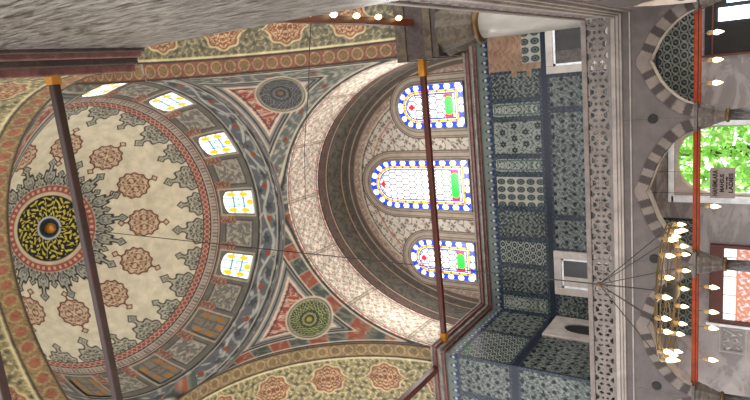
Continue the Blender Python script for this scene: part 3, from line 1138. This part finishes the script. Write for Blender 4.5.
beam('dark red beam crossing in front of the three stained glass windows', (.42, 16.4, 9.1), (XL + .02, 16.4, 9.1), .17, .17, M_WOOD, .5)
beam('thick dark brown beam crossing under the cream dome', (.5, 4.98, 9.1), (-9.4, 4.98, 9.1), .12, .15, M_DWOOD, .12)
beam('dark brown beam nearest the camera, just cut by the top left frame edge', (.5, 3.36, 9.1), (-9.4, 3.36, 9.1), .12, .15, M_DWOOD)
beam('red beam under the left painted arch, meeting the tiled pier cornice', (-9.5, 15.7, 9.1), (-9.5, 6.5, 9.1), .2, .2, M_WOOD)
beam('red beam under the right painted arch beside a row of lit bulbs', (1.5, 15.9, 9.1), (1.5, 6.45, 9.1), .2, .2, M_WOOD)
rl = ['orange red rod at the left end of the arcade', 'orange red rod across the left striped arch behind the chandelier', 'orange red rod across the wide arch in front of the garden window', 'orange red rod across the right striped arch']
for k in range(4):
    beam(rl[k], (COLX[k] + .2, YA + .23, 1.6), (COLX[k + 1] - .2, YA + .23, 1.6), .13, .15, M_REDBEAM, None, 'tie_rod', 'orange red rods across the arcade')

# ------------------------------------------------------------------ great pier on the right
pier = empty('marble_pier', (2.5, 4, FLOOR))
tag(pier, 'huge polished grey marble pier with red brown cornice, close at the right', 'pier')
MB().box(.86, 4.6, 1.9, 6.3, FLOOR, 8.75).build('marble_block', M_PIER, pier, bevel=.03)
mb = MB()
for (z0, z1, o, m) in ((8.62, 8.72, .06, 1), (8.72, 8.84, .14, 0), (8.84, 8.94, .24, 1), (8.94, 9.1, .36, 0)):
    mb.m = m
    mb.box(.86 - o, 4.6, 1.6, 6.32, z0, z1)
mb.build('cornice', [M_CORN, M_IMP], pier, bevel=.02)
MB().box(XR + .03, 4.6, 1.9, 6.35, 9.1, 9.6).build('impost', M_CORNG, pier)

# ------------------------------------------------------------------ round column in the right gallery
gc = empty('gallery_column', (1.25, 16.65, 3.42))
tag(gc, 'stout pale grey column with moulded capital standing on the right gallery', 'column')
MB().lathe([(.62, 3.42), (.62, 3.6), (.5, 3.7), (.46, 3.8), (.45, 6), (.43, 7.15)], (1.25, 16.65, 0), 48).build('shaft', M_COLM, gc, smooth=True)
MB().lathe([(.45, 7.12), (.52, 7.16), (.54, 7.22), (.52, 7.28), (.46, 7.3)], (1.25, 16.65, 0), 48).build('bronze_collar', M_BRASS, gc, smooth=True)
MB().lathe([(.47, 7.3), (.56, 7.45), (.56, 7.5), (.64, 7.7), (.72, 7.9), (.72, 7.95), (.8, 8.2), (.8, 8.3)], (1.25, 16.65, 0), 24, flute=.07).build('capital', M_CAPD, gc)
mb = MB()
mb.m = 0
mb.box(.44, 3.0, 16.0, 17.5, 8.3, 8.5)
mb.m = 1
mb.box(.4, 3.0, 15.95, 17.6, 8.5, 8.75)
mb.m = 0
mb.box(.42, 3.0, 15.97, 17.58, 8.75, 9.35)
mb.m = 1
mb.box(.38, 3.0, 15.93, 17.62, 9.35, 9.7)
mb.build('impost_block', [M_IMP, M_CAPD], gc, bevel=.02)
# upper wall beside the far arch on the right, carried by the column
wr = MB()
wr.box(XR + .06, 3.3, 16.35, YW + .6, 9.12, 15.4)
o = wr.build('wall_right', M_WALLM)
tag(o, 'masonry above the grey gallery column at the right', 'wall', kind='structure')


# ================================================================== niches in the gallery walls
def niche(name, label, x0, x1, z0, z1, frame, cat='niche'):
    root = empty(name, ((x0 + x1) / 2, YW, z0))
    tag(root, label, cat)
    f = frame
    mb = MB()
    y0, y1 = YW - .12, YW + .0
    mb.box(x0, x0 + f, y0, y1, z0, z1); mb.box(x1 - f, x1, y0, y1, z0, z1)
    mb.box(x0 + f, x1 - f, y0, y1, z1 - f, z1); mb.box(x0 + f, x1 - f, y0, y1, z0, z0 + f * .6)
    mb.build('marble_frame', M_WHITEM, root, bevel=.015)
    mb = MB()
    g = .07
    a0, a1, b0, b1 = x0 + f, x1 - f, z0 + f * .6, z1 - f
    mb.box(a0, a0 + g, y0 + .04, y1, b0, b1); mb.box(a1 - g, a1, y0 + .04, y1, b0, b1); mb.box(a0, a1, y0 + .04, y1, b1 - g, b1)
    mb.build('inner_frame', M_WHITE, root)
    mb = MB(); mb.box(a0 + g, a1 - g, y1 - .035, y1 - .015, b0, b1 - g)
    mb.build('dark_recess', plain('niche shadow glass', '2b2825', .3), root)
    mb = MB(); mb.box(a0 + g, a0 + g + (a1 - a0) * .32, y0 + .05, y1 - .03, b0, b1 - g)
    mb.build('shutter', M_WHITEM if x0 < -3 else M_CAPM, root)
    return root


niche('gallery_window', 'marble framed window recess at the right end of the blue tiles', -.42, 1.35, 4.4, 6.42, .24)
niche('gallery_window', 'marble framed window recess in the tiles behind the chandelier cable', -8.1, -6.5, 4.4, 6.42, .26)
# arched niche on the side wall
na = empty('arched_niche', (XL, 19.2, 4.4))
tag(na, 'small arched marble niche in the tiled side wall by the corner', 'niche')
y0, y1, z1 = 18.35, 19.95, 6.42
n1, n2 = 90, 90
Yg = np.linspace(y0, y1, n1)[:, None] * np.ones((1, n2)); Zg = np.linspace(4.3, z1, n2)[None, :] * np.ones((n1, 1))
yc = 19.2; zsp = 5.3
dq = np.where(Zg > zsp, np.hypot((Yg - yc) / .42, (Zg - zsp) / .6) - 1, np.abs(Yg - yc) / .42 - 1)
mk = (dq > 0)[1:, 1:]
o = mesh_grid('marble_surround', np.stack([np.full_like(Yg, XL + .05), Yg, Zg], -1), base(Yg.shape, 'a99f97'), M_STONE, na, mask=mk, smooth=False)
so_ = o.modifiers.new('thick', 'SOLIDIFY'); so_.thickness = .1; so_.offset = 0
MB().box(XL + .005, XL + .02, y0 + .2, y1 - .2, 4.3, 6.1).build('dark_recess', M_DARK, na)

# ================================================================== dome windows
wl = [(-1 + 30 * k) for k in range(-2, 9)]
wnames = {0: 'bright dome window at the edge of the dome above the right arch', 1: 'second lit dome window, counting from the pier side', 2: 'lit dome window above the far right pendentive roundel',
          3: 'lit dome window straight above the far arch', 4: 'lit dome window nearest the green roundel', 5: 'dull unlit dome window with faded orange motifs, beside the lit row', 6: 'faded unlit dome window at the bottom of the dome'}
gi = 3
for q, k in enumerate(range(-1, 8)):
    A0 = -1 + 30 * k
    gi += 1
    lit = k <= 4
    we = empty('window_%d' % gi, tuple(dome_pos(np.radians(A0), np.radians(17), .02)))
    tag(we, wnames.get(k, 'dome window hidden above the near arch'), 'window', kind='structure')
    n1, n2 = 46, 60
    sA = np.linspace(-1, 1, n1)[:, None] * np.ones((1, n2))
    tp = np.linspace(0, 1, n2)[None, :] * np.ones((n1, 1))
    PHW = 10.9 + 11.4 * tp
    wd = np.where(tp > .78, np.sqrt(np.maximum(1 - ((tp - .78) / .225) ** 2, 0)), 1) * 5.4
    AA = A0 + sA * wd
    P = dome_pos(np.radians(AA), np.radians(PHW), .05)
    s_ = sA * wd / 5.4
    c = np.ones(s_.shape + (3,)) * (np.array([1, 1, 1.]) if lit else lin('7a7265'))
    yel = lin('dfa00c') if lit else lin('9a7040')
    ln = lin('3f7898') if lit else lin('5f5c55')
    g = np.minimum(np.abs(np.abs(s_) - .36), np.minimum(np.abs(tp - .33), np.abs(tp - .66)) * 1.4)
    c = mix(c, sm(g - .05, .05), ln)
    for (sx_, tx_) in ((-.7, .3), (.7, .3), (-.7, .72), (.7, .72)):
        c = mix(c, sm(np.hypot((s_ - sx_) * 1.0, (tp - tx_) * 1.3) - .2, .08), yel)
    c = mix(c, sm(np.hypot(s_ * .8, (tp - .12) * 1.6) - .2, .08), yel)
    c = mix(c, sm(np.hypot((np.abs(s_) - .2) * 1.3, (tp - .5) * 1.6) - .1, .06), lin('3aa070') if lit else ln)
    ed = np.minimum(1 - np.abs(s_), tp * 1.3)
    c = mix(c, sm(ed - .05, .04), lin('8d9a9a') if lit else ln)
    mesh_grid('glass', P, c, M_DOMEGLASS if lit else M_PAINT, we)

# ================================================================== lower storey details
# garden window: arched white frame, sill
gw = empty('window_14', (-3.35, YW, -.6))
tag(gw, 'arched garden window full of bright green leaves under the wide arch', 'window', kind='structure')
n1, n2 = 100, 30
xs = np.linspace(-4.42, -2.3, n1)
hw = 1.02; xc = -3.36
lowz = np.where(np.abs(xs - xc) < hw, 1.45 + 1.1 * np.sqrt(np.maximum(1 - (np.abs(xs - xc) / hw) ** 2.4, 0)), -.6)
Zg = lowz[:, None] + (2.62 - lowz[:, None]) * np.linspace(0, 1, n2)[None, :]
Xg = xs[:, None] * np.ones((1, n2))
o = mesh_grid('arched_head', np.stack([Xg, np.full_like(Xg, YW + .02), Zg], -1), base(Xg.shape, 'b9a8a2'), M_STONE, gw)
so_ = o.modifiers.new('thick', 'SOLIDIFY'); so_.thickness = .4; so_.offset = -1
mb = MB()
mb.box(-4.62, -4.42, YW - .1, YW + .02, -.6, 2.7); mb.box(-2.3, -2.12, YW - .1, YW + .02, -.6, 2.7); mb.box(-4.62, -2.12, YW - .1, YW + .02, 2.62, 2.78)
mb.build('frame', M_WHITE, gw, bevel=.01)
mb = MB()
mb.box(-4.4, -2.3, YW + .25, YW + .3, .55, .6)
mb.build('glazing_bar', M_WHITE, gw)
# window with brown surround on the left
w2 = empty('window_15', (-7.1, YW, .0))
tag(w2, 'brown framed window with pale panes behind the left arch', 'window', kind='structure')
mb = MB()
mb.box(-8.3, -5.9, YW - .12, YW, 1.25, 1.62); mb.box(-8.42, -8.3, YW - .12, YW, -.6, 1.62); mb.box(-6.0, -5.9, YW - .12, YW, -.6, 1.25)
mb.build('frame', M_BROWN, w2, bevel=.01)
X = np.linspace(-8.3, -6.0, 120)[:, None] * np.ones((1, 90)); Z = np.linspace(-.5, 1.25, 90)[None, :] * np.ones((120, 1))
c = base(X.shape, 'eef2f5')
c = mix(c, sm(np.abs(np.mod(X / .6, 1) - .5) - .03, .03), '9a6a50')
c = mix(c, sm(Z - .93, .03), 'a9684a')
c = mix(c, sm(Z - .88, .03) * arab_all(X * 4, Z * 4, .2), 'c9c2cc')
mesh_grid('pane', np.stack([X, np.full_like(X, YW - .03), Z], -1), c, glowing('daylit pane', .5), w2)
mb = MB(); mb.box(-8.5, -8.42, YW - .16, YW, -.6, 1.7); mb.build('white_edge', M_WHITE, w2)
# dark doorway with bright panes on the right
d1 = empty('door_1', (.6, YW, FLOOR))
tag(d1, 'dark wooden doorway with bright panes at the right end of the lower wall', 'door', kind='structure')
mb = MB(); mb.box(-.3, 1.9, YW - .06, YW, FLOOR, 1.84); mb.build('door_leaf', M_DARK, d1)
mb = MB(); mb.box(-.3, 1.9, YW - .1, YW - .06, 1.62, 1.66); mb.box(-.34, -.28, YW - .1, YW, FLOOR, 1.9); mb.build('frame', M_BROWN, d1)
mb = MB(); mb.box(.62, .98, YW - .12, YW - .06, .75, 1.5); mb.build('lit_pane', plain('daylit door pane', 'dff0fa', .3, 0, 2.2, 0), d1)
mb = MB(); mb.box(1.1, 1.5, YW - .12, YW - .06, .75, 1.3); mb.build('lit_pane', plain('daylit door pane blue', 'cfe6fa', .3, 0, 2.2, 0), d1)
# carved relief panel
rp = empty('relief_panel', (-8.85, YW - .02, .7))
tag(rp, 'carved grey marble relief panel beside the brown framed window', 'relief panel')
X = np.linspace(-9.35, -8.55, 80)[:, None] * np.ones((1, 70)); Z = np.linspace(.65, 1.3, 70)[None, :] * np.ones((80, 1))
mm = arab_all(X * 3.3, Z * 3.3, .2)
e = np.minimum(np.minimum(X + 9.35, -8.55 - X), np.minimum(Z - .65, 1.3 - Z))
hgt = np.where(e < .06, .04, mm * .035)
c = mix(base(X.shape, '8f8a88'), mm * (e > .06), 'c4beb9')
mesh_grid('carved_slab', np.stack([X, YW - .03 - hgt, Z], -1), c, M_STONE, rp)
MB().box(-9.4, -8.5, YW - .028, YW - .001, .6, 1.35).build('backing', M_WHITEM, rp)

# hanging notice board
sg = empty('notice_board', (-3.42, 17.0, .86))
tag(sg, 'grey notice board with dark red lettering hanging before the garden window', 'sign')
MB().box(-3.81, -3.03, 17.0, 17.03, .86, 1.41).build('board', M_SIGN, sg, bevel=.005)


def text(body, x, z, size, w_):
    cu = bpy.data.curves.new('lettering', 'FONT')
    cu.body = body; cu.size = size; cu.align_x = 'CENTER'; cu.align_y = 'CENTER'; cu.extrude = .002; cu.offset = .005
    o = bpy.data.objects.new('lettering', cu)
    COL.objects.link(o)
    o.parent = sg
    o.location = (x - sg.location.x, -.006, z - sg.location.z)
    o.rotation_euler = (PI / 2, 0, 0)
    cu.materials.append(M_INK)
    bpy.context.view_layer.update()
    k_ = w_ / max(o.dimensions.x, .01)
    me = bpy.data.meshes.new_from_object(o.evaluated_get(bpy.context.evaluated_depsgraph_get()))
    me.name = 'lettering'
    o2 = bpy.data.objects.new('lettering', me); COL.objects.link(o2)
    o2.parent = sg; o2.location = o.location; o2.rotation_euler = o.rotation_euler; o2.scale = (k_, 1, 1)
    bpy.data.objects.remove(o)
    return o2


text('HANIMLARA', -3.42, 1.29, .15, .66)
text('MAHSUS', -3.42, 1.14, .13, .46)
text('women only', -3.42, 1.045, .06, .34)
text('LADIES', -3.42, .945, .13, .5)
mb = MB(); mb.tube([(-3.7, 17.015, 1.41), (-3.7, 17.015, 3.12)], .006, 5); mb.tube([(-3.14, 17.015, 1.41), (-3.14, 17.015, 3.12)], .006, 5)
mb.build('hanging_wire', M_IRON, sg)

# ================================================================== chandelier
CX, CY, CZ = -4.2, 11.05, 1.56
ch = empty('chandelier', (CX, CY, CZ))
tag(ch, 'iron ring chandelier with lit glass cups hung from the dome crown', 'chandelier')
mb = MB(); mb.ring((CX, CY, CZ), 1.22, .016, 64, 8); mb.ring((CX, CY, CZ), 1.05, .01, 64, 8); mb.ring((CX, CY, CZ - .07), 1.22, .012, 64, 6)
for k in range(8):
    a_ = 2 * PI * k / 8 + .2
    mb.tube([(CX + .12 * math.cos(a_), CY + .12 * math.sin(a_), CZ), (CX + 1.22 * math.cos(a_), CY + 1.22 * math.sin(a_), CZ)], .01, 6)
mb.build('ring', M_BRASS, ch, smooth=True)
MB().lathe([(.03, -.2), (.14, -.16), (.16, -.02), (.12, .06), (.03, .14)], (CX, CY, CZ), 20).build('hub', M_IRON, ch, smooth=True)
JZ = 2.72
mb = MB()
for k in range(6):
    a_ = 2 * PI * k / 6 + .5
    mb.tube([(CX + 1.22 * math.cos(a_), CY + 1.22 * math.sin(a_), CZ), (CX, CY, JZ)], .009, 5)
mb.build('stay_wire', M_IRON, ch)
mb = MB(); mb.tube([(CX, CY, CZ + .1), (CX, CY, ZD + HD - .25)], .012, 6)
mb.build('cable', M_IRON, ch)
MB().lathe([(.01, -.06), (.05, -.03), (.05, .03), (.01, .06)], (CX, CY, JZ), 12).build('junction_knob', M_BRASS, ch, smooth=True)


def cup_mesh(nm, parts):
    return parts


NB = 22
cup0 = bulb0 = None
for k in range(NB):
    a_ = 2 * PI * (k + .5) / NB
    R_ = 1.22 if k % 3 else 1.08
    x, y = CX + R_ * math.cos(a_), CY + R_ * math.sin(a_)
    if cup0 is None:
        cup0 = MB().lathe([(.02, 0.03), (.045, .0), (.04, -.06), (.02, -.09)], n=14).build('glass_cup', M_CUP, ch, smooth=True, world=False)
        bulb0 = MB().lathe([(.004, -.22), (.02, -.19), (.04, -.14), (.043, -.11), (.02, -.07)], n=12).build('bulb', M_BULB, cup0, smooth=True, world=False)
        cu, bu = cup0, bulb0
    else:
        cu = cup0.copy(); COL.objects.link(cu); cu.parent = ch
        bu = bulb0.copy(); COL.objects.link(bu); bu.parent = cu
    cu.location = (x - CX, y - CY, -.02)
pl = bpy.data.lights.new('chandelier_glow', 'POINT'); pl.energy = 60; pl.color = (1, .78, .48); pl.shadow_soft_size = .8
po = bpy.data.objects.new('chandelier_glow', pl); po.location = (0, 0, -.35); po.parent = ch; COL.objects.link(po)

# lamps of the low outer ring, hanging in a row
LX = [.22, -.28, -.7, -3.08, -4.75, -5.28, -5.63, -6.33]
lnames = ['lit hanging glass lamp nearest the dark doorway', 'second lit hanging glass lamp from the dark doorway', 'third lit hanging glass lamp from the dark doorway, beside the dark column',
          'lit hanging glass lamp just left of the notice board', 'lit hanging glass lamp over the brown framed window, rightmost there', 'lit hanging glass lamp in front of the brown framed window sill',
          'lit hanging glass lamp at the left edge of the brown framed window', 'leftmost lit hanging glass lamp over the pale marble wall']
first = None
for x, lb in zip(LX, lnames):
    if first is None:
        root = empty('hanging_lamp', (x, 13, 1.08)); first = root
        MB().lathe([(.02, .08), (.04, .05), (.04, -.01), (.02, -.04)], n=14).build('glass_cup', M_CUP, root, smooth=True, world=False)
        MB().lathe([(.004, -.2), (.03, -.15), (.05, -.08), (.03, -.02)], n=12).build('bulb', M_BULB, root, smooth=True, world=False)
        MB().tube([(0, 0, .08), (0, 0, .22)], .006, 5).build('stem', M_BRASS, root, world=False)
    else:
        root = first.copy(); COL.objects.link(root); root.location = (x, 13, 1.08)
        for chd in first.children:
            q_ = chd.copy(); COL.objects.link(q_); q_.parent = root
    tag(root, lb, 'hanging lamp', 'low row of hanging glass lamps')
bar = empty('lamp_ring', (-3, 13, 1.3))
tag(bar, 'thin iron rail carrying the low row of glass lamps', 'lamp rail')
MB().tube([(.9, 13, 1.3), (-9, 13, 1.3)], .01, 6).build('rail', M_IRON, bar)

# bulbs hung beside the right beam
bn = ['first lit bulb beside the right beam, nearest the pier', 'second lit bulb beside the right beam', 'third lit bulb beside the right beam, the middle one', 'fourth lit bulb beside the right beam', 'last lit bulb beside the right beam, nearest the column capital']
b0 = None
for k, y in enumerate((11.0, 11.9, 12.85, 13.85, 14.9)):
    if b0 is None:
        root = empty('beam_lamp', (1.58, y, 9.0)); b0 = root
        MB().lathe([(.02, .0), (.06, -.05), (.075, -.12), (.05, -.18), (.01, -.2)], n=14).build('bulb', M_BULB, root, smooth=True, world=False)
        MB().tube([(0, 0, 0), (0, 0, .06)], .02, 6).build('socket', M_BRASS, root, world=False)
    else:
        root = b0.copy(); COL.objects.link(root); root.location = (1.58, y, 9.0)
        for chd in b0.children:
            q_ = chd.copy(); COL.objects.link(q_); q_.parent = root
    tag(root, bn[k], 'lamp', 'bulbs along the right beam')

# slack cable across the far arch
mb = MB()
P0, P1 = Vector((1.3, 12.2, 10.0)), Vector((-3.5, 14.0, 12.0))
mb.tube([(1.45, 11.4, 9.2), (.9, 11.6, 9.5), (0.0, 12.0, 10.0), (-1.6, 12.6, 10.9), (-3.4, 13.6, 12.0)], .01, 5)
o = mb.build('slack_cable', M_IRON)
tag(o, 'thin dark slack cable running from the right beam past the far arch', 'cable')

# ================================================================== outside
g = MB().box(-40, 30, YW + .5, 70, FLOOR - .6, FLOOR - .4)
o = g.build('ground', plain('grass', '5c7a3a', .9)); tag(o, 'green garden ground outside the window', 'ground', kind='structure')


def leafmat():
    m = bpy.data.materials.new('leaves')
    nt, p = nodes(m)
    N, L = nt.nodes.new, nt.links.new
    nz = N('ShaderNodeTexNoise'); nz.inputs['Scale'].default_value = 3
    tc = N('ShaderNodeTexCoord'); L(tc.outputs['Object'], nz.inputs['Vector'])
    cr = N('ShaderNodeValToRGB'); cr.color_ramp.elements[0].position = .3; cr.color_ramp.elements[1].position = .7
    cr.color_ramp.elements[0].color = (.3, .6, .14, 1); cr.color_ramp.elements[1].color = (.65, .92, .4, 1)
    L(nz.outputs['Fac'], cr.inputs[0]); L(cr.outputs[0], p.inputs['Base Color'])
    tr = N('ShaderNodeBsdfTranslucent'); L(cr.outputs[0], tr.inputs[0])
    mx = N('ShaderNodeMixShader'); mx.inputs[0].default_value = .5
    L(p.outputs[0], mx.inputs[1]); L(tr.outputs[0], mx.inputs[2])
    L(mx.outputs[0], nt.nodes['Material Output'].inputs[0])
    return m


tr = empty('garden_tree', (-4, 26, FLOOR - .4))
tag(tr, 'bright green leafy tree in the garden beyond the arched window', 'tree')
mb = MB()
rg = np.random.RandomState(3)
for k in range(14000):
    a_ = rg.uniform(0, 2 * PI); u_ = rg.uniform(-1, 1); r_ = rg.uniform(.55, 1) ** .5
    s_ = math.sqrt(1 - u_ * u_)
    p = Vector((-4 + 5.5 * r_ * s_ * math.cos(a_), 26 + 2.6 * r_ * s_ * math.sin(a_), 2.6 + 3.4 * r_ * u_))
    d1_ = Vector(rg.normal(size=3)).normalized(); d2_ = d1_.cross(Vector(rg.normal(size=3))).normalized()
    l = rg.uniform(.12, .24)
    b = len(mb.v)
    mb.v += [p - d1_ * l, p + d2_ * l * .45, p + d1_ * l, p - d2_ * l * .45]
    mb.f.append([b, b + 1, b + 2, b + 3]); mb.mi.append(0)
mb.build('crown', leafmat(), tr)
MB().lathe([(.35, FLOOR - .4), (.26, 0), (.16, 3.5)], (-4, 26, 0), 12).build('trunk', M_BARK, tr, smooth=True)
